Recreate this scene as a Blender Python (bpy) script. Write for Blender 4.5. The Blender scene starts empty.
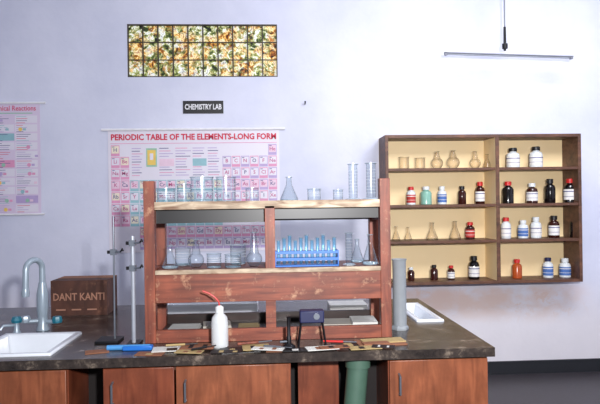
import bpy, math, random
from mathutils import Vector, Matrix
random.seed(7)
S=bpy.context.scene
S.view_settings.view_transform='Standard'
# ---------------------------------------------------------------- camera
CL=Vector((0,-5.05,1.5))
R=(Matrix.Rotation(math.radians(-3.2),4,'Z')@Matrix.Rotation(math.radians(90),4,'X')@Matrix.Rotation(math.radians(-0.8),4,'Z'))
cd=bpy.data.cameras.new('camera'); cd.lens=36; cd.sensor_width=36
cam=bpy.data.objects.new('camera',cd); S.collection.objects.link(cam)
cam.matrix_world=Matrix.Translation(CL)@R; S.camera=cam
def pw(px,py,Y):
    d=R.to_3x3()@Vector(((px-300)/600,(202-py)/600,-1)); t=(Y-CL.y)/d.y
    p=CL+d*t; return p.x,p.z
def pz(px,py,Z):
    d=R.to_3x3()@Vector(((px-300)/600,(202-py)/600,-1)); t=(Z-CL.z)/d.z
    p=CL+d*t; return p.x,p.y
# ---------------------------------------------------------------- materials
def C(r,g,b):
    f=lambda c:(c/255/12.92) if c/255<=.04045 else ((c/255+.055)/1.055)**2.4
    return (f(r),f(g),f(b),1)
def newmat(n):
    m=bpy.data.materials.new(n); m.use_nodes=True; nt=m.node_tree
    return m,nt,nt.nodes['Principled BSDF']
def plain(n,c,rough=.5,metal=0,var=.12,scale=25,bump=0,alpha=1):
    m,nt,b=newmat(n)
    tc=nt.nodes.new('ShaderNodeTexCoord'); no=nt.nodes.new('ShaderNodeTexNoise'); no.inputs['Scale'].default_value=scale
    nt.links.new(tc.outputs['Object'],no.inputs['Vector'])
    mx=nt.nodes.new('ShaderNodeMix'); mx.data_type='RGBA'
    mx.inputs[6].default_value=tuple(x*(1-var) for x in c[:3])+(1,)
    mx.inputs[7].default_value=tuple(min(1,x*(1+var)) for x in c[:3])+(1,)
    nt.links.new(no.outputs['Fac'],mx.inputs[0]); nt.links.new(mx.outputs[2],b.inputs['Base Color'])
    b.inputs['Roughness'].default_value=rough; b.inputs['Metallic'].default_value=metal; b.inputs['Alpha'].default_value=alpha
    return m
def wood(n,c1,c2,sc=(1.2,9,16),rough=.4,wear=None):
    m,nt,b=newmat(n)
    tc=nt.nodes.new('ShaderNodeTexCoord'); mp=nt.nodes.new('ShaderNodeMapping'); mp.inputs['Scale'].default_value=sc
    no=nt.nodes.new('ShaderNodeTexNoise'); no.inputs['Scale'].default_value=2.5; no.inputs['Detail'].default_value=6; no.inputs['Distortion'].default_value=.8
    rp=nt.nodes.new('ShaderNodeValToRGB'); rp.color_ramp.elements[0].position=.33; rp.color_ramp.elements[1].position=.68
    rp.color_ramp.elements[0].color=c1; rp.color_ramp.elements[1].color=c2
    nt.links.new(tc.outputs['Object'],mp.inputs[0]); nt.links.new(mp.outputs[0],no.inputs['Vector'])
    nt.links.new(no.outputs['Fac'],rp.inputs[0]); out=rp.outputs[0]
    n2=nt.nodes.new('ShaderNodeTexNoise'); n2.inputs['Scale'].default_value=7; n2.inputs['Detail'].default_value=5
    nt.links.new(tc.outputs['Object'],n2.inputs['Vector'])
    r2=nt.nodes.new('ShaderNodeMapRange'); r2.inputs[1].default_value=.35; r2.inputs[2].default_value=.65; r2.inputs[3].default_value=.0; r2.inputs[4].default_value=.5
    nt.links.new(n2.outputs['Fac'],r2.inputs[0])
    mx=nt.nodes.new('ShaderNodeMix'); mx.data_type='RGBA'; mx.inputs[7].default_value=tuple(x*.35 for x in c1[:3])+(1,)
    nt.links.new(r2.outputs[0],mx.inputs[0]); nt.links.new(out,mx.inputs[6]); out=mx.outputs[2]
    if wear:
        n3=nt.nodes.new('ShaderNodeTexNoise'); n3.inputs['Scale'].default_value=14; n3.inputs['Detail'].default_value=8; n3.inputs['Roughness'].default_value=.75
        nt.links.new(tc.outputs['Object'],n3.inputs['Vector'])
        r3=nt.nodes.new('ShaderNodeMapRange'); r3.inputs[1].default_value=.55; r3.inputs[2].default_value=.67; r3.inputs[3].default_value=0; r3.inputs[4].default_value=.75
        nt.links.new(n3.outputs['Fac'],r3.inputs[0])
        m2=nt.nodes.new('ShaderNodeMix'); m2.data_type='RGBA'; m2.inputs[7].default_value=wear
        nt.links.new(r3.outputs[0],m2.inputs[0]); nt.links.new(out,m2.inputs[6]); out=m2.outputs[2]
    nt.links.new(out,b.inputs['Base Color']); b.inputs['Roughness'].default_value=rough
    return m
def glass(n,c=(.90,.94,.96,1),edge=(.10,.13,.16,1),k=.95,base=.05,hi=(.85,.93,1,1),p=2.2):
    m=bpy.data.materials.new(n); m.use_nodes=True; nt=m.node_tree; nt.nodes.clear()
    o=nt.nodes.new('ShaderNodeOutputMaterial'); tr=nt.nodes.new('ShaderNodeBsdfTransparent'); tr.inputs[0].default_value=c
    df=nt.nodes.new('ShaderNodeBsdfDiffuse'); df.inputs[0].default_value=edge
    gl=nt.nodes.new('ShaderNodeBsdfGlossy'); gl.inputs['Roughness'].default_value=.12; gl.inputs['Color'].default_value=hi
    lw=nt.nodes.new('ShaderNodeLayerWeight'); lw.inputs['Blend'].default_value=.5
    pw_=nt.nodes.new('ShaderNodeMath'); pw_.operation='POWER'; pw_.inputs[1].default_value=p
    ma=nt.nodes.new('ShaderNodeMath'); ma.operation='MULTIPLY_ADD'; ma.inputs[1].default_value=k; ma.inputs[2].default_value=base
    m1=nt.nodes.new('ShaderNodeMixShader'); m2=nt.nodes.new('ShaderNodeMixShader'); m1.inputs[0].default_value=.45
    nt.links.new(df.outputs[0],m1.inputs[1]); nt.links.new(gl.outputs[0],m1.inputs[2])
    nt.links.new(lw.outputs['Facing'],pw_.inputs[0]); nt.links.new(pw_.outputs[0],ma.inputs[0]); nt.links.new(ma.outputs[0],m2.inputs[0])
    nt.links.new(tr.outputs[0],m2.inputs[1]); nt.links.new(m1.outputs[0],m2.inputs[2]); nt.links.new(m2.outputs[0],o.inputs[0])
    return m
M={}
W_=C(190,144,112)
M['rack']=wood('rack_wood',C(104,46,32),C(160,84,58),wear=W_,rough=.5)
M['rackv']=wood('rack_wood_upright',C(104,48,34),C(158,84,60),(14,9,1.3),wear=W_,rough=.5)
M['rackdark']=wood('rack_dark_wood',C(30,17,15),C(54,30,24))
M['tan']=wood('tan_edge_wood',C(120,86,62),C(226,208,180),(3,6,14),.6)  # streaked from brown to pale tan, for the shelf front edges
M['door']=wood('door_veneer',C(104,50,34),C(148,80,54),(9,5,1.2),.35)
M['door2']=wood('door_veneer_light',C(118,64,42),C(166,98,66),(9,5,1.2),.35)
M['cabdark']=wood('shelf_frame_wood',C(80,50,38),C(120,80,58),(3,6,10),.5)
M['recess']=plain('recess_shade',C(20,13,13),.8)  # near-black colour holds the shade of the open bays under the flash
M['cream']=plain('cream_back_panel',C(246,220,172),.6,var=.07,scale=3)
M['white']=plain('ceramic_white',C(222,227,234),.15,var=.03)
M['steel']=plain('steel',C(130,136,146),.3,.7)
M['lsteel']=plain('light_steel',C(172,178,188),.3,.4)
M['tapm']=plain('tap_pale_grey',C(150,164,176),.3,.2)
M['teal']=plain('teal_knob',C(24,104,124),.4)
M['black']=plain('black_plastic',C(14,14,18),.4)
M['blackiron']=plain('black_iron',C(22,22,28),.5,.5)
M['red']=plain('red_plastic',C(190,34,32),.4)
M['blue']=plain('blue_plastic',C(26,104,190),.4)
M['ltblue']=plain('light_blue_plastic',C(70,140,200),.5)
M['navy']=plain('navy_metal',C(24,30,72),.4)
M['hdpe']=plain('white_plastic',C(212,216,218),.4,var=.03)
M['ldpe']=plain('translucent_plastic',C(220,224,226),.35,var=.03,alpha=.72)
M['greycyl']=plain('grey_plastic_cylinder',C(138,144,150),.4)
M['green']=plain('green_pipe',C(70,98,84),.5)
M['card']=wood('cardboard_brown',C(66,38,30),C(90,54,42),(6,6,3),.8,wear=C(116,76,58))
M['cardin']=plain('cardboard_inside',C(132,88,62),.8)
M['cardink']=plain('dim_brown_print',C(156,112,92),.7)
M['ink']=plain('dark_ink',C(30,18,20),.7)
M['amber']=plain('amber_glass',C(54,20,14),.12)
M['dkglass']=plain('dark_bottle_glass',C(16,12,14),.12)
M['label']=plain('paper_label',C(224,222,218),.7,var=.05)
M['bluelabel']=plain('blue_paper_label',C(70,106,170),.7)
M['redlabel']=plain('red_paper_label',C(180,50,44),.7)
M['orange']=plain('orange_liquid',C(170,76,34),.2)
M['greenliq']=plain('green_liquid',C(130,176,160),.2)
M['glass']=glass('clear_glass')
M['glassrim']=glass('thick_glass_rim',(.8,.88,.92,1),(.55,.65,.72,1),.3,.6,p=1)
M['glassblue']=glass('pale_blue_glass',(.62,.84,.96,1),(.16,.42,.62,1),.8,.22)
M['glassb']=glass('shelf_clear_glass',(.95,.92,.88,1),(.07,.05,.04,1),1,.03,p=1.7)
M['paper']=plain('white_paper',C(206,206,202),.8)
M['kraft']=plain('kraft_paper',C(132,86,62),.8)
M['beige']=plain('beige_paper',C(168,146,100),.8)
M['tray']=plain('dull_tray_plastic',C(178,172,160),.6,var=.2,scale=12)
M['yellow']=plain('yellow_print',C(226,192,100),.7)
M['chart']=plain('chart_paper',C(216,212,224),.5,var=.03,scale=3)
M['chartpink']=plain('chart_paper_pink',C(208,194,216),.6,var=.06,scale=4)
M['cellcream']=plain('print_cream',C(226,216,196),.6)
M['pink']=plain('print_pink',C(212,146,180),.6)
M['magenta']=plain('print_magenta',C(184,88,136),.6)
M['cyan']=plain('print_cyan',C(140,182,192),.6)
M['lilac']=plain('print_lilac',C(176,158,200),.6)
M['pgreen']=plain('print_green',C(144,186,166),.6)
M['pred']=plain('print_red',C(196,24,64),.6)
M['predf']=plain('print_faded_red',C(204,84,116),.6)
M['pink2']=plain('print_pale_pink',C(222,194,212),.6)
M['slate']=plain('print_dark_blue',C(92,92,136),.6)
M['tube']=plain('tube_dull_grey',C(140,144,154),.6)
M['batten']=plain('batten_grey',C(118,121,132),.6)
M['ltwhite']=plain('white_paint',C(226,226,230),.5)
def worktopmat():
    m,nt,b=newmat('worn_dark_worktop')
    tc=nt.nodes.new('ShaderNodeTexCoord'); no=nt.nodes.new('ShaderNodeTexNoise'); no.inputs['Scale'].default_value=9; no.inputs['Detail'].default_value=9; no.inputs['Roughness'].default_value=.8
    rp=nt.nodes.new('ShaderNodeValToRGB'); e=rp.color_ramp.elements
    e[0].position=.34; e[0].color=C(24,20,20); e[1].position=.70; e[1].color=C(140,126,112)
    x=e.new(.54); x.color=C(60,52,48)
    nt.links.new(tc.outputs['Object'],no.inputs['Vector']); nt.links.new(no.outputs['Fac'],rp.inputs[0]); nt.links.new(rp.outputs[0],b.inputs['Base Color'])
    b.inputs['Roughness'].default_value=.24
    return m
M['top']=worktopmat()
def wallmat():
    m,nt,b=newmat('whitewashed_wall'); L=nt.links.new
    tc=nt.nodes.new('ShaderNodeTexCoord')
    def nz(sc,scale,det=8,ro=.7,dist=0):
        n=nt.nodes.new('ShaderNodeTexNoise'); n.inputs['Scale'].default_value=scale; n.inputs['Detail'].default_value=det; n.inputs['Roughness'].default_value=ro; n.inputs['Distortion'].default_value=dist
        mp=nt.nodes.new('ShaderNodeMapping'); mp.inputs['Scale'].default_value=sc; L(tc.outputs['Object'],mp.inputs[0]); L(mp.outputs[0],n.inputs['Vector']); return n.outputs['Fac']
    r1=nt.nodes.new('ShaderNodeValToRGB'); r1.color_ramp.elements[0].position=.32; r1.color_ramp.elements[1].position=.68
    r1.color_ramp.elements[0].color=C(192,196,216); r1.color_ramp.elements[1].color=C(216,218,234)
    L(nz((1,1,1),1.0,7,.6),r1.inputs[0])
    sx=nt.nodes.new('ShaderNodeSeparateXYZ'); L(tc.outputs['Object'],sx.inputs[0])
    def rng(sock,a,b_,c,d):
        q=nt.nodes.new('ShaderNodeMapRange'); q.interpolation_type='SMOOTHSTEP'
        q.inputs[1].default_value=a;q.inputs[2].default_value=b_;q.inputs[3].default_value=c;q.inputs[4].default_value=d; L(sock,q.inputs[0]); return q.outputs[0]
    def mul(a,b_):
        q=nt.nodes.new('ShaderNodeMath'); q.operation='MULTIPLY'; L(a,q.inputs[0]); L(b_,q.inputs[1]); return q.outputs[0]
    # peeling, water-stained band low on the wall under the shelves
    band=mul(mul(rng(sx.outputs[0],.95,1.25,0,1),rng(sx.outputs[0],2.45,2.9,1,0)),mul(rng(sx.outputs[2],.38,.60,0,1),rng(sx.outputs[2],.70,.80,1,0)))
    streak=rng(nz((1.0,1,1.0),5,8,.75,.5),.50,.60,0,.6)
    soft=rng(nz((.7,1,1.2),3.5,5,.6),.34,.60,0,.6)
    mxm=nt.nodes.new('ShaderNodeMath'); mxm.operation='MAXIMUM'; L(streak,mxm.inputs[0]); L(soft,mxm.inputs[1])
    fac=mul(band,mxm.outputs[0])
    mx=nt.nodes.new('ShaderNodeMix'); mx.data_type='RGBA'; mx.inputs[7].default_value=C(204,160,134)
    L(fac,mx.inputs[0]); L(r1.outputs[0],mx.inputs[6])
    q=nt.nodes.new('ShaderNodeMath'); q.operation='MULTIPLY'; q.inputs[1].default_value=.4; L(rng(sx.outputs[2],.3,.95,1,0),q.inputs[0])
    mx2=nt.nodes.new('ShaderNodeMix'); mx2.data_type='RGBA'; mx2.inputs[7].default_value=C(230,218,208)
    L(q.outputs[0],mx2.inputs[0]); L(mx.outputs[2],mx2.inputs[6])
    L(mx2.outputs[2],b.inputs['Base Color']); b.inputs['Roughness'].default_value=.75
    bp=nt.nodes.new('ShaderNodeBump'); bp.inputs['Strength'].default_value=.15; bp.inputs['Distance'].default_value=.01
    n3=nt.nodes.new('ShaderNodeTexNoise'); n3.inputs['Scale'].default_value=18; L(tc.outputs['Object'],n3.inputs['Vector']); L(n3.outputs['Fac'],bp.inputs['Height']); L(bp.outputs[0],b.inputs['Normal'])
    return m
M['wall']=wallmat()
M['floor']=plain('dark_terrazzo_floor',C(60,56,60),.4,var=.3,scale=40)
M['ceil']=plain('ceiling_white',C(225,225,232),.8,var=.03,scale=3)
M['base']=plain('dark_skirting',C(28,30,36),.5)
def foliage():
    m,nt,b=newmat('patterned_window_glass'); L=nt.links.new
    tc=nt.nodes.new('ShaderNodeTexCoord')
    def noise(sc,det=5,dist=.4,off=0):
        mp=nt.nodes.new('ShaderNodeMapping'); mp.inputs['Location'].default_value=(off,off*.7,off*1.3); L(tc.outputs['Object'],mp.inputs[0])
        v=nt.nodes.new('ShaderNodeTexNoise'); v.inputs['Scale'].default_value=sc; v.inputs['Detail'].default_value=det;v.inputs['Roughness'].default_value=.7;v.inputs['Distortion'].default_value=dist
        L(mp.outputs[0],v.inputs['Vector']); return v.outputs['Fac']
    def ramp(s,els):
        rp=nt.nodes.new('ShaderNodeValToRGB'); e=rp.color_ramp.elements; e[0].position=els[0][0]; e[0].color=els[0][1]; e[1].position=els[-1][0]; e[1].color=els[-1][1]
        for p,c in els[1:-1]: x=e.new(p); x.color=c
        L(s,rp.inputs[0]); return rp.outputs[0]
    a=ramp(noise(17,5,.8),[(.38,C(40,24,14)),(.45,C(156,88,34)),(.50,C(222,172,74)),(.55,C(246,236,186)),(.62,C(176,112,54))])
    g=ramp(noise(19,5,.6,5),[(.38,C(24,28,20)),(.45,C(70,88,46)),(.51,C(168,172,96)),(.56,C(240,242,238)),(.66,C(120,124,120))])
    f=ramp(noise(8,3,.3,11),[(.44,(0,0,0,1)),(.56,(1,1,1,1))])
    mx=nt.nodes.new('ShaderNodeMix'); mx.data_type='RGBA'; L(f,mx.inputs[0]); L(a,mx.inputs[6]); L(g,mx.inputs[7])
    L(mx.outputs[2],b.inputs['Base Color']); L(mx.outputs[2],b.inputs['Emission Color'])
    b.inputs['Emission Strength'].default_value=.42; b.inputs['Roughness'].default_value=.15  # glow stands in for daylight coming through the panes
    return m
M['foliage']=foliage()
M['iron']=plain('window_grille_iron',C(62,54,46),.5,.2)
# ---------------------------------------------------------------- mesh building (world coordinates)
ORG={}
class MB:
    def __init__(s): s.v=[];s.f=[];s.m=[];s.mats=[]
    def mi(s,m):
        m=M[m] if isinstance(m,str) else m
        if m not in s.mats: s.mats.append(m)
        return s.mats.index(m)
    def add(s,vs,fs,m):
        k=len(s.v); i=s.mi(m); s.v+= [Vector(p) for p in vs]
        for f in fs: s.f.append([a+k for a in f]); s.m.append(i)
    def box(s,x0,x1,y0,y1,z0,z1,m,rot=None):
        vs=[Vector(p) for p in((x0,y0,z0),(x1,y0,z0),(x1,y1,z0),(x0,y1,z0),(x0,y0,z1),(x1,y0,z1),(x1,y1,z1),(x0,y1,z1))]
        if rot:
            c=Vector(((x0+x1)/2,(y0+y1)/2,(z0+z1)/2)); q=rot.to_3x3(); vs=[c+q@(p-c) for p in vs]
        s.add(vs,[(0,3,2,1),(4,5,6,7),(0,1,5,4),(1,2,6,5),(2,3,7,6),(3,0,4,7)],m); return s
    def lathe(s,prof,m,o=(0,0,0),seg=24,tilt=None):
        o=Vector(o); vs=[];rings=[]
        for r,z in prof:
            if r<1e-6: rings.append([len(vs)]); vs.append(Vector((0,0,z)))
            else:
                rings.append(list(range(len(vs),len(vs)+seg)))
                vs+=[Vector((r*math.cos(2*math.pi*i/seg),r*math.sin(2*math.pi*i/seg),z)) for i in range(seg)]
        fs=[]
        for a,b in zip(rings,rings[1:]):
            if len(a)==1 and len(b)==1: continue
            for i in range(seg):
                j=(i+1)%seg
                if len(a)==1: fs.append((a[0],b[j],b[i]))
                elif len(b)==1: fs.append((a[i],a[j],b[0]))
                else: fs.append((a[i],a[j],b[j],b[i]))
        if tilt: vs=[tilt.to_3x3()@p for p in vs]
        s.add([o+p for p in vs],fs,m); return s
    def tube(s,pts,r,m,seg=10):
        pts=[Vector(p) for p in pts]; vs=[];fs=[]; n=len(pts); up=None
        for i,p in enumerate(pts):
            t=(pts[min(i+1,n-1)]-pts[max(i-1,0)]).normalized()
            if up is None: up=t.orthogonal().normalized()
            up=(up-t*up.dot(t)).normalized(); w=t.cross(up)
            vs+=[p+(up*math.cos(2*math.pi*k/seg)+w*math.sin(2*math.pi*k/seg))*r for k in range(seg)]
        for i in range(n-1):
            for k in range(seg):
                a=i*seg+k;b=i*seg+(k+1)%seg; fs.append((a,b,b+seg,a+seg))
        fs.append(tuple(range(seg))[::-1]); fs.append(tuple(range((n-1)*seg,n*seg)))
        s.add(vs,fs,m); return s
    def text(s,txt,size,m,c,width=None,align='CENTER',bold=0,sx=1):
        cu=bpy.data.curves.new('t','FONT'); cu.body=txt; cu.size=size; cu.align_x=align; cu.align_y='CENTER'; cu.resolution_u=2; cu.offset=bold
        ob=bpy.data.objects.new('t',cu); S.collection.objects.link(ob)
        me=bpy.data.meshes.new_from_object(ob.evaluated_get(bpy.context.evaluated_depsgraph_get()))
        if width:
            xs=[v.co.x for v in me.vertices]; sx=width/(max(xs)-min(xs))
        c=Vector(c); s.add([c+Vector((v.co.x*sx,0,v.co.y)) for v in me.vertices],[tuple(p.vertices) for p in me.polygons],m)
        bpy.data.objects.remove(ob); bpy.data.curves.remove(cu); bpy.data.meshes.remove(me); return s
    def rotz(s,ang,c):
        c=Vector(c); q=Matrix.Rotation(ang,3,'Z'); s.v=[c+q@(p-c) for p in s.v]; return s
    def obj(s,name,org,parent=None,bevel=0,label=None,category=None,group=None,kind=None):
        org=Vector(org); me=bpy.data.meshes.new(name); me.from_pydata([p-org for p in s.v],[],s.f)
        for m in s.mats: me.materials.append(m)
        for p,i in zip(me.polygons,s.m): p.material_index=i; p.use_smooth=True
        me.update(); me.set_sharp_from_angle(angle=math.radians(32))
        ob=bpy.data.objects.new(name,me); S.collection.objects.link(ob); ORG[ob.name]=org
        if parent: ob.parent=parent; ob.location=org-ORG[parent.name]
        else: ob.location=org
        if bevel:
            b=ob.modifiers.new('bevel','BEVEL'); b.width=bevel; b.segments=2; b.limit_method='ANGLE'
        tag(ob,label,category,group,kind); return ob
def tag(ob,label=None,category=None,group=None,kind=None):
    if label: ob['label']=label
    if category: ob['category']=category
    if group: ob['group']=group
    if kind: ob['kind']=kind
def root(name,org,label,category,group=None):
    e=bpy.data.objects.new(name,None); e.empty_display_size=.05; S.collection.objects.link(e); e.location=org; ORG[e.name]=Vector(org)
    tag(e,label,category,group); return e
# ---------------------------------------------------------------- room
XL,XR,YB,H=-3.2,3.6,-5.9,3.45
wx0,wz1=pw(127,24,0); wx1,_=pw(277,26,0); _,wz0=pw(200,77,0)
b=MB()
b.box(XL,wx0,0,.22,0,H,'wall'); b.box(wx1,XR,0,.22,0,H,'wall'); b.box(wx0,wx1,0,.22,0,wz0,'wall'); b.box(wx0,wx1,0,.22,wz1,H,'wall')
b.obj('wall_back',(0,0,0),kind='structure')
MB().box(XL-.2,XL,YB,.22,0,H,'wall').obj('wall_left',(XL,0,0),kind='structure')
MB().box(XR,XR+.2,YB,.22,0,H,'wall').obj('wall_right',(XR,0,0),kind='structure')
MB().box(XL-.2,XR+.2,YB,.22,-.1,0,'floor').obj('floor',(0,0,0),kind='structure')
MB().box(XL-.2,XR+.2,YB,.22,H,H+.1,'ceil').obj('ceiling',(0,0,H),kind='structure')
MB().box(XL,XR,-.02,0,0,.11,'base').obj('baseboard_back',(0,0,0),kind='structure')
w=MB(); w.box(wx0,wx1,.03,.04,wz0,wz1,'foliage')
fr=.008
w.box(wx0,wx1,.0,.09,wz0,wz0+fr,'iron');w.box(wx0,wx1,.0,.09,wz1-fr,wz1,'iron')
w.box(wx0,wx0+fr,.0,.09,wz0+fr,wz1-fr,'iron');w.box(wx1-fr,wx1,.0,.09,wz0+fr,wz1-fr,'iron')
for i in range(1,10):
    x=wx0+(wx1-wx0)*i/10; w.box(x-.005,x+.005,.01,.03,wz0+fr,wz1-fr,'iron')
for i in range(1,3):
    z=wz0+(wz1-wz0)*i/3; w.box(wx0+fr,wx1-fr,.015,.028,z-.0035,z+.0035,'iron')
w.obj('window_1',((wx0+wx1)/2,.05,wz0),kind='structure')
# ---------------------------------------------------------------- sign
x0,z1=pw(183,101,0); x1,z0=pw(223.5,113.5,0)
r=root('wall_sign',((x0+x1)/2,0,z0),'small black sign reading CHEMISTRY LAB in white','sign')
MB().box(x0,x1,-.008,0,z0,z1,'black').obj('sign_plate',((x0+x1)/2,0,z0),r,bevel=.001)
MB().text('CHEMISTRY LAB',.062,'ltwhite',((x0+x1)/2,-.0095,(z0+z1)/2),x1-x0-.03,bold=.0015).obj('lettering',((x0+x1)/2,-.0095,(z0+z1)/2),r)
x,z=pw(305,104,0)
MB().tube([(x,0,z),(x,-.03,z),(x,-.035,z+.02)],.006,'black').obj('wall_hook',(x,0,z),label='small dark metal hook on the bare wall',category='hook')
# ---------------------------------------------------------------- periodic table
x0,z1=pw(108,130,0); x1,_=pw(279,127,0); _,z0=pw(108,253,0)
r=root('wall_chart',((x0+x1)/2,0,z0),'large periodic table chart with red title hung on wall','chart')
MB().box(x0,x1,-.006,-.002,z0,z1,'chart').obj('chart_sheet',((x0+x1)/2,0,z0),r)
MB().tube([(x0-.05,-.012,z1),(x1+.05,-.012,z1+.0)],.011,'ltwhite').obj('hanging_rod',((x0+x1)/2,-.012,z1),r)
MB().text('PERIODIC TABLE OF THE ELEMENTS-LONG FORM',.068,'pred',((x0+x1)/2,-.0085,z1-.065),x1-x0-.05,bold=.0022).obj('title_lettering',((x0+x1)/2,-.0085,z1-.06),r)
E="""H . . . . . . . . . . . . . . . . He
Li Be . . . . . . . . . . B C N O F Ne
Na Mg . . . . . . . . . . Al Si P S Cl Ar
K Ca Sc Ti V Cr Mn Fe Co Ni Cu Zn Ga Ge As Se Br Kr
Rb Sr Y Zr Nb Mo Tc Ru Rh Pd Ag Cd In Sn Sb Te I Xe
Cs Ba La Hf Ta W Re Os Ir Pt Au Hg Tl Pb Bi Po At Rn
Fr Ra Ac Rf Db Sg Bh Hs Mt Ds Rg Cn . . . . . .
. . . Ce Pr Nd Pm Sm Eu Gd Tb Dy Ho Er Tm Yb Lu .
. . . Th Pa U Np Pu Am Cm Bk Cf Es Fm Md No Lr .""".split('\n')
g=MB(); t=MB(); m=.02; cs=(x1-x0-2*m)/18; zt=z1-.125; rh=(zt-z0-.02)/9
for i,row in enumerate(E):
    for j,sy in enumerate(row.split()):
        if sy=='.': continue
        a=x0+m+cs*j; c=zt-rh*i
        col='pink' if j<2 else ('cyan' if j<12 else ('lilac' if (i+j)%2 else 'pink'))
        if i>6: col='pink' if i==7 else 'lilac'
        inner='cellcream' if (j<12 and (i*3+j)%4==0) else ('pink2' if (i*5+j*3)%3==0 else 'chart')
        g.box(a+.003,a+cs-.003,-.0075,-.006,c-rh+.003,c-.003,col)
        g.box(a+.008,a+cs-.008,-.0085,-.0075,c-rh+.026,c-.010,inner)
        g.box(a+.012,a+cs*.42,-.0092,-.0085,c-.020,c-.014,'slate')
        t.text(sy,rh*.44,'magenta' if (i+j)%4 else 'slate',(a+cs/2,-.0095,c-rh*.45),bold=.0006)
g.box(x0+m,x1-m,-.0075,-.006,zt+.008,zt+.013,'pink')
a=x0+m+cs*2.25; bot=zt-rh*2.85
cols=[(0,1.35),(2.95,1.6),(4.7,1.7),(6.55,1.5),(8.2,1.35)]
for ci,(c0_,wd_) in enumerate(cols):
    xx=a+cs*c0_; nn=11
    for q in range(nn):
        zz=zt-.028-q*(zt-.03-bot)/nn
        if ci in(1,3) and q in(4,5,6):
            if q==4: g.box(xx,xx+cs*wd_,-.0075,-.006,zz-.062,zz,'pink2' if ci==1 else 'cyan')
            continue
        g.box(xx,xx+cs*wd_*random.uniform(.6,1),-.0075,-.006,zz-.006,zz,['lilac','slate','pink','lilac'][(q+ci)%4])
ax=a+cs*1.55
g.box(ax,ax+cs*1.15,-.0075,-.006,zt-rh*1.9,zt-.03,'pgreen'); g.box(ax+.010,ax+cs*1.15-.010,-.0085,-.0075,zt-rh*1.75,zt-.045,'yellow'); g.box(ax+.03,ax+cs*1.15-.03,-.0092,-.0085,zt-rh*1.3,zt-rh*.75,'chart')
g.obj('element_cells',((x0+x1)/2,-.006,z0),r); t.obj('element_symbols',((x0+x1)/2,-.009,z0),r)
# ---------------------------------------------------------------- left chart
x1,z1=pw(40,103,0); _,z0=pw(40,214,0); x0=x1-.78
r=root('wall_chart',((x0+x1)/2,0,z0),'faded lilac chart of chemical reactions on wall','chart')
MB().box(x0,x1,-.006,-.002,z0,z1,'chartpink').obj('chart_sheet',((x0+x1)/2,0,z0),r)
MB().tube([(x0-.03,-.012,z1),(x1+.05,-.012,z1)],.010,'ltwhite').obj('hanging_rod',((x0+x1)/2,-.012,z1),r)
MB().tube([(x0-.03,-.012,z0),(x1+.03,-.012,z0)],.008,'ltwhite').obj('bottom_rod',((x0+x1)/2,-.012,z0),r)
MB().text('Chemical Reactions',.058,'predf',(x1-.03,-.0085,z1-.045),align='RIGHT',bold=.0008,sx=.85).obj('title_lettering',(x1,-.0085,z1),r)
g=MB(); hh=(z1-z0-.11)/11
pal=['cyan','pink','lilac','pgreen','pink','yellow','chart','pink2']
g.box(x0+.1,x1-.06,-.0075,-.006,z1-.088,z1-.080,'pgreen')
bandc={0:'pgreen',1:'chart',2:'cyan',3:'chart',4:'cyan',5:'pink',6:'lilac',7:'chart',8:'pink2',9:'lilac',10:'pink2'}
for i in range(11):
    zc=z1-.098-hh*i
    ws=[.02,.21,.40,.58,.765]
    for k in range(4):
        a=x0+ws[k]; e_=x0+ws[k+1]-.008
        g.box(a,e_,-.0075,-.0062,zc-hh+.008,zc-.005,random.choice([bandc[i],'chart','chart','chartpink']))
        for q in range(4):
            zz=zc-.012-q*.017; l=random.uniform(.3,.85)*(e_-a-.02); g.box(a+.01,a+.01+l,-.0085,-.0075,zz-.004,zz,random.choice(['lilac','predf','slate','lilac','slate','lilac','cyan']))
        if random.random()<.6:
            cx_=random.uniform(a+.03,e_-.03); g.lathe([(0,0),(.016,0),(.016,.0015),(0,.0015)],random.choice(pal),(cx_,-.0078,zc-hh*.62),12,Matrix.Rotation(math.radians(90),4,'X'))
            g.box(cx_+.02,cx_+.045,-.0086,-.0075,zc-hh*.75,zc-hh*.5,random.choice(pal))
g.obj('printed_panels',((x0+x1)/2,-.006,z0),r)
# ---------------------------------------------------------------- tube light
Yt=-.35
xa,za=pw(444,53,Yt); xb,zb=pw(573,57,Yt); xm,zm=pw(505,52,Yt)
r=root('tube_light',(xm,Yt,zm),'slim dull grey batten tube light, unlit, on ceiling rod','light')
MB().tube([(xm,Yt,H-.001),(xm,Yt,zm+.09)],.006,'batten').obj('suspension_rod',(xm,Yt,H),r)
MB().lathe([(0,-.06),(.010,-.06),(.010,-.045),(.022,-.043),(.022,-.005),(.012,.0),(.010,.13),(0,.13)],'blackiron',(xm,Yt,zm+.07),16).obj('rod_coupling',(xm,Yt,zm+.07),r)
MB().lathe([(0,-.03),(.045,-.03),(.05,0),(0,0)],'ltwhite',(xm,Yt,H),16).obj('ceiling_rose',(xm,Yt,H),r)
d=Vector((xb-xa,0,zb-za)).normalized(); rt=Matrix.Rotation(-math.atan2(d.z,d.x),3,'Y')
cx,cz=(xa+xb)/2,(za+zb)/2; L=(xb-xa)/2
MB().box(cx-L,cx+L,Yt-.012,Yt+.012,cz-.002,cz+.007,'batten',rt).obj('batten',(cx,Yt,cz),r,bevel=.002)
MB().tube([Vector((cx,Yt,cz-.009))-d*(L-.03),Vector((cx,Yt,cz-.009))+d*(L-.03)],.006,'tube').obj('fluorescent_tube',(cx,Yt,cz-.018),r)
for s_ in(-1,1):
    p=Vector((cx,Yt,cz-.004))+d*s_*(L-.015); MB().box(p.x-.010,p.x+.010,Yt-.012,Yt+.012,p.z-.014,p.z+.01,'batten').obj('end_holder',p,r)
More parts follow.
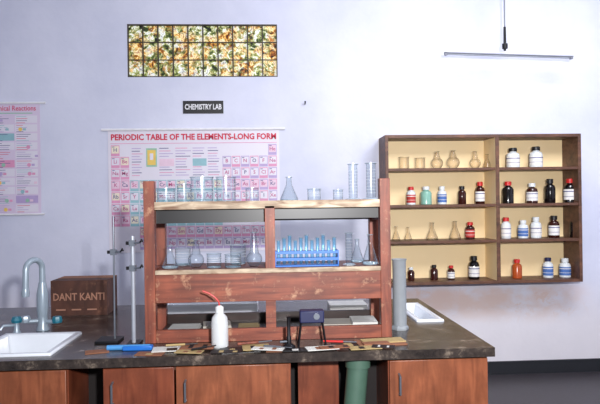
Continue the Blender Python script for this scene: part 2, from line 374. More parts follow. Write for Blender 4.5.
# ---------------------------------------------------------------- wall shelves
Yf=-.28
X0,ZT=pw(385,135,Yf); X1,_=pw(581,134,Yf); _,ZB=pw(480,284,Yf)
xm,_=pw(498,200,Yf)
r=root('wall_shelf_cabinet',((X0+X1)/2,0,ZB),'open brown wooden wall shelves with cream back panel','shelves')
MB().box(X0,X1,-.012,0,ZB,ZT,'cream').obj('back_panel',((X0+X1)/2,0,ZB),r)
tk=.026
b=MB().box(X0,X0+tk,Yf,-.012,ZB,ZT,'cabdark').box(X1-tk,X1,Yf,-.012,ZB,ZT,'cabdark').box(X0+tk,X1-tk,Yf,-.012,ZT-tk,ZT,'cabdark').box(X0+tk,X1-tk,Yf,-.012,ZB,ZB+tk*.9,'cabdark')
b.obj('frame',((X0+X1)/2,Yf,ZB),r,bevel=.002)
MB().box(xm-.013,xm+.013,Yf+.004,-.012,ZB+tk*.9,ZT-tk,'cream').box(xm-.015,xm+.015,Yf,Yf+.004,ZB+tk*.9,ZT-tk,'cabdark').obj('divider',(xm,Yf,ZB),r)
SH=[]
for py in(167.5,204,240):
    _,z=pw(480,py,Yf); SH.append(z)
    MB().box(X0+tk,xm-.015,Yf+.005,-.012,z-.022,z,'cabdark').obj('shelf',((X0+xm)/2,Yf,z),r,bevel=.002)
    MB().box(xm+.015,X1-tk,Yf+.005,-.012,z-.022,z,'cabdark').obj('shelf',((X1+xm)/2,Yf,z),r,bevel=.002)
SH.append(ZB+tk*.9)
# ---------------------------------------------------------------- bottle & glass builders
def bottle(o,h,rad,body,cap,lab,label,group,cath='bottle',name='reagent_bottle',capw=.62,labm='label'):
    r=root(name,o,label,cath,group)
    MB().lathe([(0,0),(rad*.92,0),(rad,h*.03),(rad,h*.62),(rad*.85,h*.72),(rad*.5,h*.78),(rad*.48,h*.86),(0,h*.86)],body,o,20).obj('bottle_body',o,r)
    MB().lathe([(0,h*.82),(rad*capw,h*.82),(rad*capw,h*.985),(rad*capw*.9,h),(0,h)],cap,o,16).obj('cap',(o[0],o[1],o[2]+h*.82),r)
    if lab:
        b=MB().lathe([(rad*1.0,h*.12),(rad*1.025,h*.12),(rad*1.025,h*.56),(rad*1.0,h*.56)],labm,o,20)
        inkm='slate' if labm=='label' else 'label'
        for q0,q1 in((.45,.49),(.25,.27)): b.lathe([(rad*1.02,h*q0),(rad*1.035,h*q0),(rad*1.035,h*q1),(rad*1.02,h*q1)],inkm,o,20)
        b.obj('paper_label',(o[0],o[1],o[2]+h*.12),r)
    return r
RT=.0022
def rim(b,rad,z,m,o,th=RT):
    b.lathe([(rad-th*.4,z-th),(rad+th*.6,z-th*.6),(rad+th*.6,z),(rad-th*.4,z+th*.3)],m,o,24)
def rm(m): return 'glassrim' if m=='glass' else m
def beaker(o,h,rad,m,label,group,cat='beaker',name='beaker'):
    b=MB().lathe([(0,.001),(rad*.9,.001),(rad,h*.06),(rad,h*.95),(rad*1.09,h)],m,o,24)
    rim(b,rad*1.08,h,rm(m),o); b.lathe([(0,.002),(rad*.9,.0005),(rad*.99,h*.05),(rad*.9,h*.08)],rm(m),o,24)
    if m=='glass':
        for q in(.4,.55,.7): b.lathe([(rad*1.003,h*q),(rad*1.01,h*q+.0007),(rad*1.003,h*q+.0014)],'ltwhite',o,24)
    b.obj(name,o,label=label,category=cat,group=group)
def conical(o,h,rad,m,label,group):
    b=MB().lathe([(0,0),(rad*.93,0),(rad,h*.06),(rad*.93,h*.14),(rad*.32,h*.68),(rad*.28,h*.95),(rad*.38,h)],m,o,24)
    rim(b,rad*.38,h,rm(m),o); b.lathe([(0,.002),(rad*.92,.0005),(rad*.99,h*.05),(rad*.9,h*.08)],rm(m),o,24)
    b.obj('conical_flask',o,label=label,category='flask',group=group)
def roundflask(o,h,rad,m,label,group):
    p=[(0,0),(rad*.55,0)]+[(rad*math.sin(a),rad*.92-rad*math.cos(a)*.95) for a in [math.radians(q) for q in range(40,160,15)]]
    p+=[(rad*.28,h*.97),(rad*.42,h)]
    b=MB().lathe(p,m,o,24); rim(b,rad*.42,h,rm(m),o); b.obj('round_flask',o,label=label,category='flask',group=group)
def cylinder(o,h,rad,m,label,group,base='glassrim'):
    r=root('measuring_cylinder',o,label,'measuring cylinder',group)
    MB().lathe([(0,0),(rad*1.9,0),(rad*1.9,h*.03),(rad*1.1,h*.06),(0,h*.06)],base,o,6).obj('foot',o,r)
    b=MB().lathe([(0,h*.065),(rad,h*.065),(rad,h*.97),(rad*1.25,h)],m,o,20); rim(b,rad*1.25,h,'glassrim',o)
    for k in range(1,9): b.lathe([(rad*1.0,h*(.1+k*.09)),(rad*1.03,h*(.103+k*.09)),(rad*1.0,h*(.106+k*.09))],'ltwhite',o,16)
    b.obj('graduated_tube',(o[0],o[1],o[2]+h*.06),r)
G1='glassware on the wall shelves'; G2='reagent bottles on the wall shelves'
k=5.0/600
def so(px,row,dy=0): 
    Y=Yf+.13+dy; x,_=pw(px,[160,195,231,270][row],Y); return (x,Y,SH[row])
gl='clear glass %s standing on wall shelf'
beaker(so(404,0),12*k,5*k,'glassb',gl%'beaker',G1); beaker(so(420,0),11*k,5*k,'glassb',gl%'beaker',G1)
for px,h,rr in((437,17,6),(453,18,6.5),(475,17,5.5)): roundflask(so(px,0),h*k,rr*k,'glassb',gl%'round flask',G1)
conical(so(487,0),14*k,4.5*k,'glassb',gl%'conical flask',G1)
for px,h,rr in((396,14,4),(408,13,4),(432,17,6),(455,18,6)): conical(so(px,2),h*k,rr*k,'glassb',gl%'conical flask',G1)
B=[(513,0,20,6.4,'hdpe','black','label'),(536,0,21,6.4,'hdpe','black','label'),
(411,1,18,4.5,'hdpe','red','redlabel'),(426,1,18,5.5,'greenliq','hdpe',None),(442,1,18,4.5,'hdpe','hdpe','bluelabel'),(462,1,18,4,'amber','black',None),(480,1,22,4.6,'amber','red','label'),
(508,1,22,5.5,'dkglass','red',None),(532,1,20,5.5,'amber','hdpe','label'),(550,1,24,5.2,'dkglass','black',None),(570,1,24,6,'dkglass','red','label'),
(470,2,17,4.6,'amber','red','redlabel'),(506,2,21,4.8,'hdpe','red','label'),(523,2,18,5,'hdpe','hdpe','bluelabel'),(536,2,21,5.2,'hdpe','hdpe','label'),(554,2,22,5.2,'amber','black','label'),(575,2,22,5,'dkglass','black',None),
(411,3,13,3.4,'amber','hdpe',None),(434,3,15,3.8,'amber','black',None),(451,3,14,3.6,'amber','red','label'),(474,3,23,5.2,'dkglass','black','label'),
(517,3,19,4.8,'orange','red',None),(548,3,20,5,'hdpe','navy','bluelabel'),(565,3,19,5.5,'hdpe','hdpe','bluelabel')]
N={'hdpe':'white plastic','amber':'amber glass','dkglass':'dark glass','greenliq':'pale green','orange':'orange brown'}
CN={'hdpe':'white','red':'red','navy':'navy','black':'black'}
LN={'label':'a white label','redlabel':'a red label','bluelabel':'a blue label',None:'no label'}
for px,row,h,rr,bd,cp,lb in B:
    bottle(so(px,row),h*k,rr*k,bd,cp,lb,f'{N[bd]} reagent bottle with {CN[cp]} cap and {LN[lb]}',G2,labm=lb or 'label')
# ---------------------------------------------------------------- bench
ZW=.85; YF=-2.47; YK=-1.12; BX0=-1.95; BX1,_=pw(495,347,YF)
s1=dict(x0=-1.32,x1=pz(76,338,ZW)[0],y0=-2.40,y1=pz(60,334,ZW)[1])
sx0,_=pz(404,312,ZW); sx1,_=pz(444,318,ZW)
s2=dict(x0=sx0,x1=min(sx1,BX1-.05),y0=pz(425,322,ZW)[1],y1=pz(425,304,ZW)[1])
s2['y1']=min(s2['y1'],YK-.05)
def inset(s,d): return (s['x0']+d,s['x1']-d,s['y0']+d,s['y1']-d)
h1=inset(s1,.02);h2=inset(s2,.02)
b=MB()
T0=ZW-.04
b.box(BX0,h1[0],YF,YK,T0,ZW,'top')
b.box(h1[0],h1[1],YF,h1[2],T0,ZW,'top'); b.box(h1[0],h1[1],h1[3],YK,T0,ZW,'top')
b.box(h1[1],h2[0],YF,YK,T0,ZW,'top')
b.box(h2[0],h2[1],YF,h2[2],T0,ZW,'top'); b.box(h2[0],h2[1],h2[3],YK,T0,ZW,'top')
b.box(h2[1],BX1,YF,YK,T0,ZW,'top')
b.obj('worktop',((BX0+BX1)/2,YF,T0),label='long dark worn stone worktop of laboratory island bench',category='worktop')
def sink(s,label,dp=.17):
    x0,x1,y0,y1=s['x0'],s['x1'],s['y0'],s['y1']; zr=ZW+.012
    r=root('sink',((x0+x1)/2,(y0+y1)/2,ZW),label,'sink')
    w_=.03; b=MB()
    a=(x0,x1,y0,y1); i=(x0+w_,x1-w_,y0+w_,y1-w_); j=(x0+w_+.03,x1-w_-.03,y0+w_+.03,y1-w_-.03)
    R_=lambda q,z:[(q[0],q[2],z),(q[1],q[2],z),(q[1],q[3],z),(q[0],q[3],z)]
    vs=R_(a,ZW)+R_(a,zr)+R_(i,zr)+R_(j,ZW-dp)
    fs=[]
    for q in range(3):
        for n in range(4): m_=(n+1)%4; fs.append((q*4+n,q*4+m_,q*4+4+m_,q*4+4+n))
    fs.append((12,13,14,15)); b.add(vs,fs,'white')
    b.obj('basin',((x0+x1)/2,(y0+y1)/2,ZW),r,bevel=.008)
    MB().lathe([(0,0),(.025,0),(.025,.004),(0,.004)],'steel',((x0+x1)/2,(y0+y1)/2,ZW-dp),16).obj('drain',((x0+x1)/2,(y0+y1)/2,ZW-dp),r)
sink(s1,'white ceramic sink set into bench beside swan-neck tap')
sink(s2,'small white ceramic sink at end of bench')
DC=.58
def carcass(x0,x1,label,doors,mat='door'):
    r=root('base_cabinet',((x0+x1)/2,YF+.03,0),label,'cabinet','base cabinets under the bench')
    y0=YF+.045; y1=y0+DC; t=.018
    b=MB().box(x0,x0+t,y0,y1,.08,T0,mat).box(x1-t,x1,y0,y1,.08,T0,mat).box(x0+t,x1-t,y1-t,y1,.08,T0,mat).box(x0+t,x1-t,y0,y1,.08,.1,mat).box(x0+t,x1-t,y0,y0+.02,T0-.03,T0,'cabdark').box(x0+.02,x1-.02,y0+.05,y1-.05,0,.08,'black')
    b.obj('body',((x0+x1)/2,y0,0),r)
    for (a,c,hs,mm) in doors:
        d=MB().box(a+.004,c-.004,y0-.02,y0,.1,T0-.012,mm).obj('door',((a+c)/2,y0,.1),r,bevel=.003)
        hx=a+.045 if hs<0 else c-.045
        MB().tube([(hx,y0-.02,.74),(hx,y0-.045,.735),(hx,y0-.045,.655),(hx,y0-.02,.65)],.005,'steel',8).obj('handle',(hx,y0-.02,.7),d)
fx=lambda px,py=380: pw(px,py,YF+.025)[0]
a0=BX0+.02; a1=fx(67)
w3=(a1-a0)/2
carcass(a0,a1,'reddish brown veneered base cabinet under sink',[(a0,a0+w3,1,'door'),(a0+w3,a1,-1,'door2')])
c0,c1,c2=fx(102),fx(175),fx(291)
carcass(c0,c2,'reddish brown two-door base cabinet under bench',[(c0,c1,-1,'door'),(c1,c2,-1,'door2')])
e0,e1=fx(389),BX1-.02
carcass(e0,e1,'reddish brown base cabinet at end of bench',[(e0,e1,-1,'door2')])
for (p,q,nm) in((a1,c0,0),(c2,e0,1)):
    MB().box(p,q,YF+.33,YF+.35,.0,T0,'recess').obj('recess_panel',((p+q)/2,YF+.34,0),label='back panel of open bench bay, coloured dark for its shade',category='panel',group='bench recess panels')
p0,p1=fx(300),fx(343)
MB().box(p0,p1,YF+.19,YF+.21,.0,T0,'door').obj('plank',((p0+p1)/2,YF+.2,0),label='brown board standing inside open bench bay',category='board')
y0=YF+.7; b=MB().box(BX0+.02,BX1-.02,YK-.06,YK-.04,.08,T0,'door').box(BX0+.02,BX0+.04,y0,YK-.06,0,T0,'door').box(BX1-.04,BX1-.02,y0,YK-.06,0,T0,'door').box(BX0+.04,BX1-.04,YK-.12,YK-.1,0,.08,'black')
b.obj('bench_back_cabinet',(0,YK-.06,0),label='reddish brown rear cabinet carcass of island bench',category='cabinet')
xp=pw(357,385,YF+.09)[0]; yp=YF+.09
r=root('drain_pipe',(xp,yp,0),'thick green plastic drain pipe in open bench bay','pipe')
MB().tube([(xp-.06,yp,.0),(xp-.03,yp,.4),(xp+.005,yp,.77)],.048,'green',20).obj('pipe_run',(xp,yp,0),r)
MB().lathe([(0,-.0),(.056,0),(.056,.05),(0,.05)],'green',(xp+.005,yp,.76),20).obj('collar',(xp,yp,.76),r)
# ---------------------------------------------------------------- reagent rack
RY=YF+.25; RD=.34; RB=RY+RD
x0,_=pw(144,260,RY); x1,_=pw(391,260,RY); xm0,_=pw(265,240,RY); xm1,_=pw(275,240,RY)
_,zt=pw(148,181,RY); ztop=1.5+.005
_,zs=pw(265,269,RY); _,za=pw(265,301,RY); _,zb=pw(265,331,RY)
r=root('reagent_rack',((x0+x1)/2,(RY+RB)/2,ZW),'two-tier reddish brown wooden reagent rack standing on bench','rack')
o=((x0+x1)/2,RY,ZW); pwid=.05
MB().box(x0,x0+pwid,RY,RY+.05,ZW,zt,'rackv').box(x0,x0+pwid,RB-.05,RB,ZW,ztop-.02,'rackv').box(x0,x0+pwid-.01,RY+.05,RB-.05,za,zs,'rackv').box(x0+.005,x0+pwid-.01,RY+.05,RB-.05,ztop-.1,ztop,'rackv').obj('side_frame',(x0,RY,ZW),r,bevel=.002)
MB().box(x1-pwid,x1,RY,RY+.05,ZW,zt,'rackv').box(x1-pwid,x1,RB-.05,RB,ZW,ztop-.02,'rackv').box(x1-pwid+.01,x1,RY+.05,RB-.05,za,zs,'rackv').box(x1-pwid+.01,x1-.005,RY+.05,RB-.05,ztop-.1,ztop,'rackv').obj('side_frame',(x1,RY,ZW),r,bevel=.002)
for ya_,yb_ in((RY,RY+.04),(RB-.04,RB)): MB().box(xm0,xm1,ya_,yb_,zs,ztop-.02,'rackv').obj('middle_post',(xm0,ya_,zs),r,bevel=.002)
i0,i1=x0+pwid,x1-pwid
MB().box(i0,i1,RY+.006,RB-.006,ztop-.02,ztop,'rack').box(i0,i1,RY,RY+.006,ztop-.033,ztop+.004,'tan').obj('top_shelf',o,r,bevel=.0015)
for (p,q,hh_) in((i0,xm0,.098),(xm1,i1,.085)):
    MB().box(p,q,RY+.045,RY+.06,ztop-hh_,ztop-.02,'black').obj('added_dark_band',((p+q)/2,RY+.05,ztop-hh_),r)  # black strip added for the dark band beneath the top shelf
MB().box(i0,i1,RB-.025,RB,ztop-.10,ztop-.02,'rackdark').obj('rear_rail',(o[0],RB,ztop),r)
MB().box(i0,i1,RY+.006,RB,zs-.02,zs,'rack').box(i0,i1,RY-.002,RY+.012,zs-.018,zs+.003,'tan').obj('middle_shelf',(o[0],RY,zs),r,bevel=.0015)
MB().box(i0,i1,RY,RY+.022,za,zs-.018,'rack').obj('apron_board',(o[0],RY,za),r,bevel=.002)
MB().box(i0,i1,RB-.022,RB,za,zs-.02,'rack').obj('apron_board',(o[0],RB,za),r,bevel=.002)
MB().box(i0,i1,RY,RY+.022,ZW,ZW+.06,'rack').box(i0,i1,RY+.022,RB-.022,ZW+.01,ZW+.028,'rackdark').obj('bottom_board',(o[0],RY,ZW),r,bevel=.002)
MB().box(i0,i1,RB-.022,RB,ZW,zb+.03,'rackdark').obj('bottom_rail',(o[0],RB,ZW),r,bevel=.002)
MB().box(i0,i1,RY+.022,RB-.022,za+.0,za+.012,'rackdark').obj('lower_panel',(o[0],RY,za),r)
MB().box(xm0,xm1,RY+.0,RY+.022,ZW+.06,za,'rack').obj('lower_post',(xm0,RY,zb),r)
G3='glassware on the reagent rack'; k2=2.95/600
def ro(px,py,z,dy): x,_=pw(px,py,RY+dy); return (x,RY+dy,z)
t_='clear glass %s on top shelf of wooden rack'
beaker(ro(202,190,ztop,.10),25*k2,11*k2,'glass',t_%'large beaker',G3)
beaker(ro(226,190,ztop,.12),25*k2,9.5*k2,'glass',t_%'beaker',G3)
beaker(ro(166,190,ztop,.2),15*k2,9*k2,'glass',t_%'low beaker',G3); beaker(ro(184,190,ztop,.22),19*k2,7*k2,'glass',t_%'beaker',G3)
beaker(ro(252,190,ztop,.16),14*k2,6.5*k2,'glass',t_%'small beaker',G3)
conical(ro(289,190,ztop,.1),24*k2,9*k2,'glass',t_%'conical flask',G3)
beaker(ro(314,192,ztop,.1),12*k2,6.5*k2,'glass',t_%'small beaker',G3)
beaker(ro(338,192,ztop,.16),11*k2,5*k2,'glass',t_%'small beaker',G3)
cylinder(ro(353,180,ztop,.09),36*k2,4.4*k2,'glass',t_%'measuring cylinder',G3)
cylinder(ro(371,180,ztop,.10),37*k2,4.8*k2,'glass',t_%'measuring cylinder',G3)
m_='clear glass %s on middle shelf of wooden rack'
conical(ro(170,255,zs,.12),22*k2,8*k2,'glass',m_%'conical flask',G3)
roundflask(ro(196,255,zs,.13),28*k2,8*k2,'glass',m_%'round flask',G3)
beaker(ro(214,255,zs,.10),14*k2,7*k2,'glass',m_%'small beaker',G3)
beaker(ro(233,255,zs,.10),13*k2,8*k2,'glass',m_%'low wide beaker',G3)
roundflask(ro(254,250,zs,.13),34*k2,8*k2,'glass',m_%'long-necked flask',G3)
beaker(ro(183,255,zs,.25),18*k2,8*k2,'glass',m_%'beaker',G3); beaker(ro(238,255,zs,.25),20*k2,8*k2,'glass',m_%'beaker',G3)
conical(ro(370,250,zs,.11),30*k2,8*k2,'glass',m_%'conical flask',G3)
cylinder(ro(349,250,zs,.10),32*k2,3.4*k2,'glass',m_%'measuring cylinder',G3)
conical(ro(357,250,zs,.24),24*k2,7*k2,'glass',m_%'conical flask',G3)
# test tube rack
xa=pw(275,255,RY+.1)[0]; xb=pw(338,255,RY+.1)[0]; ya,yb=RY+.065,RY+.135
r=root('test_tube_rack',((xa+xb)/2,(ya+yb)/2,zs),'bright blue plastic test tube rack on middle shelf','test tube rack')
MB().box(xa,xb,ya,yb,zs,zs+.008,'blue').obj('base',((xa+xb)/2,ya,zs),r,bevel=.002)
nt_=11; tx=[xa+.018+(xb-xa-.036)*i/(nt_-1) for i in range(nt_)]; yc=(ya+yb)/2
for zz,nm in((zs+.035,'middle_tier'),(zs+.068,'top_tier')):
    b=MB().box(xa,xb,ya,yc-.011,zz,zz+.006,'blue').box(xa,xb,yc+.011,yb,zz,zz+.006,'blue')
    ed=[xa]+[v for t0 in tx for v in(t0-.0095,t0+.0095)]+[xb]
    for i in range(0,len(ed),2): b.box(ed[i],ed[i+1],yc-.011,yc+.011,zz,zz+.006,'blue')
    b.box(xa,xb,ya-.002,ya,zz-.005,zz+.008,'blue')
    b.obj(nm,((xa+xb)/2,ya,zz),r)
for xx in(xa,xb-.006): MB().box(xx,xx+.006,ya,yb,zs+.008,zs+.078,'blue').obj('end_panel',(xx,ya,zs),r,bevel=.001)
for i,t0 in enumerate(tx):
    hh=.115+.012*((i*7)%3); b=MB().lathe([(0,0),(.005,.002),(.0085,.008),(.0085,hh),(.0105,hh+.003)],'glassblue',(t0,yc,zs+.009),14)
    rim(b,.0100,hh+.003,'glassrim',(t0,yc,zs+.009),.003); b.obj('test_tube',(t0,yc,zs+.009),label='pale blue glass test tube standing in blue rack',category='test tube',group='test tubes in the blue rack')
# ---------------------------------------------------------------- wash bottle
xw,yw=pz(220,347,ZW); o=(xw,yw,ZW)
r=root('wash_bottle',o,'translucent white plastic wash bottle with red bent spout','wash bottle')
MB().lathe([(0,0),(.034,0),(.038,.006),(.038,.11),(.034,.135),(.02,.152),(.016,.158),(0,.158)],'ldpe',o,24).obj('bottle_body',o,r)
MB().lathe([(0,.156),(.019,.156),(.019,.18),(.008,.188),(0,.188)],'hdpe',o,20).obj('screw_cap',(xw,yw,ZW+.156),r)
MB().tube([(xw,yw,ZW+.186),(xw-.003,yw,ZW+.205),(xw-.02,yw,ZW+.225),(xw-.045,yw,ZW+.243),(xw-.075,yw,ZW+.255)],.0036,'red').obj('spout',(xw,yw,ZW+.186),r)
# ---------------------------------------------------------------- retort stands
def stand(px,py,top,label,rr,clamps,mm,bx):
    x,y=pz(px,py,ZW); o=(x,y,ZW); zt_=pw(px,top,y)[1]
    r=root('retort_stand',o,label,'retort stand','retort stands on the bench')
    MB().box(x-bx,x+.03,y-.06,y+.06,ZW,ZW+.012,'blackiron').obj('base',o,r,bevel=.003)
    MB().tube([(x,y,ZW+.01),(x,y,zt_)],rr,mm,12).obj('rod',o,r)
    for cp in clamps:
        z=pw(px,cp,y)[1]
        b=MB().box(x-.014,x+.014,y-.016,y+.014,z-.014,z+.014,'steel').tube([(x+.01,y-.012,z),(x+.04,y-.03,z+.004)],.005,'steel').tube([(x+.04,y-.03,z+.004),(x+.05,y-.045,z+.018),(x+.055,y-.045,z+.006)],.004,'blackiron').tube([(x-.014,y,z),(x-.03,y,z)],.008,'blackiron')
        b.obj('clamp',(x,y,z),r)
    return x,y
stand(115,341,216,'slim steel retort stand with dark base on bench',.0045,[252],'steel',.08)
x,y=stand(134,345,236,'thicker light steel retort stand with two clamps on bench',.0095,[243,268],'lsteel',.03)
# ---------------------------------------------------------------- tap
xt,yt=pz(43,330,ZW); o=(xt,yt,ZW); zt_=pw(41,259,yt)[1]; 
r=root('swan_neck_tap',o,'chunky pale grey swan-neck laboratory tap with teal knob','tap')
MB().lathe([(0,0),(.032,0),(.032,.01),(.026,.025),(.024,.07),(0,.07)],'tapm',o,20).obj('base',o,r)
pts=[(xt,yt,ZW+.05),(xt,yt,zt_-.05)]+[(xt-.022+.022*math.cos(a),yt-.05+.05*math.cos(a),zt_-.045+.045*math.sin(a)) for a in [math.radians(q) for q in range(0,200,20)]]+[(xt-.045,yt-.105,zt_-.16)]
MB().tube(pts,.0155,'tapm',14).obj('spout',(xt,yt,ZW+.07),r)
MB().lathe([(0,0),(.018,0),(.020,.02),(.016,.04),(0,.04)],'tapm',(xt-.045,yt-.105,zt_-.18),14).obj('nozzle',(xt-.045,yt-.105,zt_-.18),r)
MB().lathe([(0,0),(.025,0),(.029,.04),(.029,.12),(.018,.18),(0,.18)],'tapm',(xt,yt,ZW+.07),16).obj('sleeve',(xt,yt,ZW+.13),r)
for sx_,dz in((-1,.05),(1,.045)):
    MB().tube([(xt,yt,ZW+dz),(xt+sx_*.07,yt-.02,ZW+dz)],.011,'tapm').obj('side_arm',(xt,yt,ZW+dz),r)
    MB().lathe([(0,-.014),(.024,-.014),(.027,.0),(.022,.018),(0,.02)],'tapm' if sx_<0 else 'teal',(xt+sx_*.08,yt-.02,ZW+dz+.01),8).obj('knob',(xt+sx_*.08,yt-.02,ZW+dz),r)
xk,yk=pz(9,338,ZW)
yk=max(yk,s1['y1']+.03); r=root('bench_valve',(xk,yk,ZW),'small grey bench valve with teal knob beside sink','valve')
MB().lathe([(0,0),(.022,0),(.014,.02),(.012,.06),(0,.06)],'tapm',(xk,yk,ZW),16).tube([(xk,yk,ZW+.045),(xk-.05,yk-.04,ZW+.05),(xk-.06,yk-.05,ZW+.03)],.007,'tapm').obj('valve_body',(xk,yk,ZW),r)
MB().lathe([(0,.058),(.024,.058),(.028,.07),(.02,.088),(0,.088)],'teal',(xk,yk,ZW),8).obj('knob',(xk,yk,ZW+.058),r)
# ---------------------------------------------------------------- cardboard box
bx0,by=pz(51,316,ZW); bx1,_=pz(104,317,ZW); bz=pw(78,281,by)[1]
r=root('cardboard_box',((bx0+bx1)/2,by,ZW),'dark brown worn printed cardboard carton on bench','box')
t=.004; dpt=.24
MB().box(bx0,bx1,by,by+t,ZW,bz,'card').box(bx0,bx1,by+dpt-t,by+dpt,ZW,bz,'card').box(bx0,bx0+t,by+t,by+dpt-t,ZW,bz,'card').box(bx1-t,bx1,by+t,by+dpt-t,ZW,bz,'card').box(bx0+t,bx1-t,by+t,by+dpt-t,ZW,ZW+t,'card').obj('carton',((bx0+bx1)/2,by,ZW),r)
xm_=(bx0+bx1)/2
MB().box(bx0,bx1,by,by+dpt*.49,bz,bz+.003,'card').obj('flap',(xm_,by,bz),r)
MB().box(bx0,bx1,by+dpt*.51,by+dpt,bz,bz+.003,'cardin').obj('flap',(xm_,by+dpt,bz),r)
MB().text('DANT KANTI',.060,'cardink',(xm_,by-.002,ZW+.108),bx1-bx0-.03,bold=.0012).obj('lettering',(xm_,by,ZW+.1),r)
b=MB()
for q in range(3): b.box(bx0+.03+q*.09,bx0+.085+q*.09,by-.0012,by,ZW+.030,ZW+.038,'cardink')
b.obj('printed_marks',(xm_,by,ZW+.03),r)
# ---------------------------------------------------------------- tall grey cylinder
xc,yc_=pz(400,329,ZW); hgt=pw(400,259,yc_)[1]-ZW
r=root('measuring_cylinder',(xc,yc_,ZW),'tall grey plastic measuring cylinder beside wooden rack','measuring cylinder')
MB().lathe([(0,0),(.045,0),(.045,.01),(.036,.02),(0,.02)],'greycyl',(xc,yc_,ZW),6).obj('foot',(xc,yc_,ZW),r)
MB().lathe([(0,.02),(.034,.02),(.034,hgt-.01),(.039,hgt),(.032,hgt-.003),(.031,.03),(0,.03)],'greycyl',(xc,yc_,ZW),28).obj('graduated_tube',(xc,yc_,ZW+.02),r)
# ---------------------------------------------------------------- things inside / in front of rack
zi=ZW+.028
def inb(px,dy): return pw(px,325,RY+dy)[0],RY+dy
x,y=pz(289,348,ZW); o=(x,y,ZW)
r=root('bunsen_burner',o,'black iron bunsen burner on bench before rack','burner')
MB().lathe([(0,0),(.030,0),(.030,.008),(.015,.02),(0,.02)],'blackiron',o,20).obj('base',o,r)
MB().lathe([(0,.018),(.011,.02),(.011,.05),(.008,.055),(.008,.13),(.011,.14),(0,.14)],'blackiron',o,16).obj('barrel',(x,y,ZW+.018),r)
MB().tube([(x,y,ZW+.03),(x-.04,y-.01,ZW+.03)],.005,'steel').obj('gas_inlet',(x,y,ZW+.03),r)
# small dark-blue apparatus on thin legs
x,y=pz(312,345,ZW); hz=ZW+.105
r=root('legged_apparatus',(x,y,ZW),'small dark blue apparatus on thin metal legs before rack','apparatus')
MB().box(x-.055,x+.055,y-.03,y+.03,hz,hz+.055,'navy').obj('housing',(x,y,hz),r,bevel=.005)
MB().lathe([(0,0),(.014,0),(.014,.006),(0,.006)],'steel',(x+.02,y-.03,hz+.03),14,Matrix.Rotation(math.radians(90),4,'X')).obj('dial',(x+.02,y-.03,hz+.03),r)
for sx_,sy_ in((-1,-1),(1,-1),(1,1),(-1,1)):
    MB().tube([(x+sx_*.062,y+sy_*.033,ZW+.001),(x+sx_*.048,y+sy_*.024,hz+.002)],.0035,'blackiron',8).obj('leg',(x+sx_*.062,y+sy_*.033,ZW),r)
# flat pale items in the bottom bays
for px,dy,wd,dp_,hh,mm,lab in((182,.06,.15,.17,.016,'paper','flat pile of pale papers inside bottom of rack'),(216,.10,.14,.13,.026,'tray','flat pale lid inside bottom of rack'),(248,.07,.11,.16,.012,'beige','flat beige folder inside bottom of rack'),(338,.09,.15,.15,.022,'tray','flat pale box inside bottom of rack'),(366,.06,.13,.17,.034,'paper','flat white booklet pile inside bottom of rack')):
    x,y=inb(px,dy); an=random.uniform(-.1,.1); b=MB()
    n_=max(2,int(hh/.006))
    for q in range(n_): b.box(x-wd/2+random.uniform(0,.008),x+wd/2-random.uniform(0,.008),y+random.uniform(0,.006),y+dp_,zi+hh*q/n_,zi+hh*(q+1)/n_-.0006,mm)
    b.rotz(an,(x,y+dp_/2,0)); b.obj('flat_pile',(x,y+dp_/2,zi),label=lab,category='papers',group='flat items in the rack bottom')
# tray and papers behind rack
x0_,y0_=pz(166,317,ZW); x1_,_=pz(258,316,ZW)
r_=MB().box(x0_,x1_,y0_,y0_+.01,ZW,ZW+.07,'white').box(x0_,x1_,y0_+.21,y0_+.22,ZW,ZW+.07,'white').box(x0_,x0_+.01,y0_+.01,y0_+.21,ZW,ZW+.07,'white').box(x1_-.01,x1_,y0_+.01,y0_+.21,ZW,ZW+.07,'white').box(x0_+.01,x1_-.01,y0_+.01,y0_+.21,ZW,ZW+.01,'white')
r_.obj('enamel_tray',((x0_+x1_)/2,y0_+.11,ZW),bevel=.004,label='white enamel tray lying on bench behind rack',category='tray')
x0_,y0_=pz(330,314,ZW)
MB().box(x0_,x0_+.22,y0_,y0_+.16,ZW,ZW+.05,'paper').obj('paper_stack',(x0_+.1,y0_+.08,ZW),bevel=.003,label='stack of white papers on bench behind rack',category='papers')
# ---------------------------------------------------------------- flat items along the front edge
F=[(150,354,.12,.06,'kraft','beige'),(172,350,.17,.09,'paper','black'),(188,356,.12,.05,'beige','kraft'),(198,349,.15,.10,'kraft','ink'),
(240,350,.17,.11,'black','beige'),(224,355,.12,.05,'ink','beige'),(256,349,.12,.10,'beige','ink'),(268,355,.14,.05,'paper','kraft'),(280,350,.12,.07,'kraft','paper'),(300,354,.15,.06,'black','paper'),(322,350,.14,.07,'paper','kraft'),
(336,353,.13,.05,'kraft','ink'),(348,345,.14,.09,'black','beige'),(366,350,.14,.06,'beige','ink'),(384,349,.10,.05,'ink','paper')]
nm={'kraft':'brown','paper':'white','beige':'beige','black':'black','ink':'dark'}
for n_,(px,py,wd,dp,m1,m2) in enumerate(F):
    x,y=pz(px,py,ZW); y=max(y,YF+.042); a=random.uniform(-.3,.3); z_=ZW+(n_%4)*.0035
    b=MB().box(x-wd/2,x+wd/2,y-dp/2,y+dp/2,z_,z_+.003,m1)
    ns=random.choice([3,4,5])
    for q in range(ns): b.box(x-wd/2+.006+q*wd/ns,x-wd/2+wd/ns+q*wd/ns-.004,y-dp*.38,y+dp*random.uniform(.0,.36),z_+.003,z_+.0034,m2 if q%2 else m1)
    b.rotz(a,(x,y,0)); b.obj('printed_card',(x,y,z_),label=f'{nm[m1]} card with {nm[m2]} print lying on bench edge',category='card',group='printed cards along the bench edge')
x,y=pz(380,343,ZW)
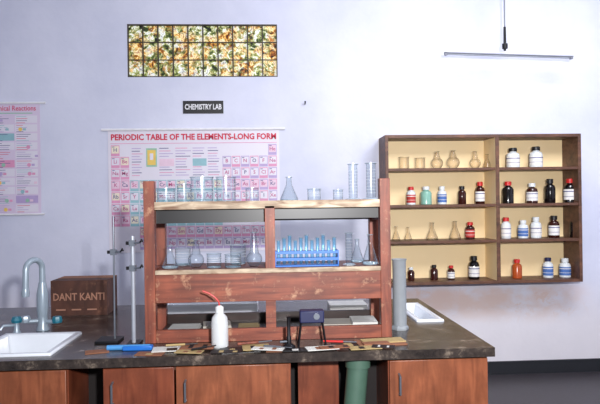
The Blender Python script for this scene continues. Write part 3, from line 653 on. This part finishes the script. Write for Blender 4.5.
b=MB().box(x-.11,x+.11,y-.06,y+.06,ZW,ZW+.006,'kraft').box(x-.08,x+.115,y-.03,y+.05,ZW+.006,ZW+.011,'beige').box(x-.09,x+.03,y-.055,y-.01,ZW+.006,ZW+.012,'kraft'); b.rotz(.12,(x,y,0)); b.obj('brown_paper_wrapping',(x,y,ZW),label='folded brown paper wrapping lying on bench',category='paper')
def tool(px,py,ang,l,rr,mm,name,lab,hm='rackv'):
    x,y=pz(px,py,ZW); c,s_=math.cos(ang),math.sin(ang); z=ZW+.015+rr
    r=root(name,(x,y,ZW+.015),lab,name.replace('_',' '))
    MB().tube([(x-l/2*c,y-l/2*s_,z),(x+.1*l*c,y+.1*l*s_,z)],rr,hm,10).obj('handle',(x,y,z),r)
    MB().tube([(x+.1*l*c,y+.1*l*s_,z),(x+l/2*c,y+l/2*s_,z)],rr*.5,mm,8).obj('blade',(x,y,z),r)
tool(255,347,.3,.16,.006,'steel','spatula','wooden-handled steel spatula lying on printed cards')
tool(340,346,-.25,.15,.005,'steel','file','small steel file with red handle on bench','red')
tool(182,349,.15,.14,.005,'black','brush','thin dark bottle brush lying on bench cards','beige')
tool(278,351,-.4,.13,.004,'steel','tweezers','small steel tweezers lying across printed cards','steel')
tool(204,352,.6,.12,.005,'black','marker_pen','black marker pen lying across brown card','black')
x,y=pz(130,350,ZW); y=max(y,YF+.06)
r=root('plastic_holder',(x,y,ZW),'light blue plastic pipe clamp lying on bench edge','plastic holder')
MB().tube([(x-.10,y,ZW+.012),(x+.09,y,ZW+.012)],.012,'ltblue',12).obj('tube',(x,y,ZW),r)
MB().box(x-.03,x+.10,y-.02,y+.02,ZW,ZW+.02,'blue').obj('bracket',(x,y,ZW),r,bevel=.004)
x,y=pz(97,352,ZW); y=max(y,YF+.05)
MB().box(x-.05,x+.05,y-.03,y+.03,ZW,ZW+.004,'kraft').rotz(.3,(x,y,0)).obj('paper_scrap',(x,y,ZW),label='crumpled brown paper scrap near bench edge',category='paper')
# ---------------------------------------------------------------- light
W=bpy.data.worlds.new('world'); S.world=W; W.use_nodes=True
W.node_tree.nodes['Background'].inputs[0].default_value=(.78,.85,1,1); W.node_tree.nodes['Background'].inputs[1].default_value=.40
def area(n,loc,target,e,size,col,spread=180):
    l=bpy.data.lights.new(n,'AREA'); l.energy=e; l.size=size; l.color=col; l.spread=math.radians(spread)
    o=bpy.data.objects.new(n,l); S.collection.objects.link(o); o.location=loc
    o.rotation_euler=(Vector(target)-Vector(loc)).to_track_quat('-Z','Y').to_euler(); return o
area('flash_light',(.35,-5.2,1.8),(1.1,0,1.9),114,.12,(1,.985,.985),150)
area('fill_light',(1.9,-2.3,3.38),(2.0,-.2,1.9),105,1.2,(.93,.95,1))  # added fill lamp, set to the right to brighten that side of the wall
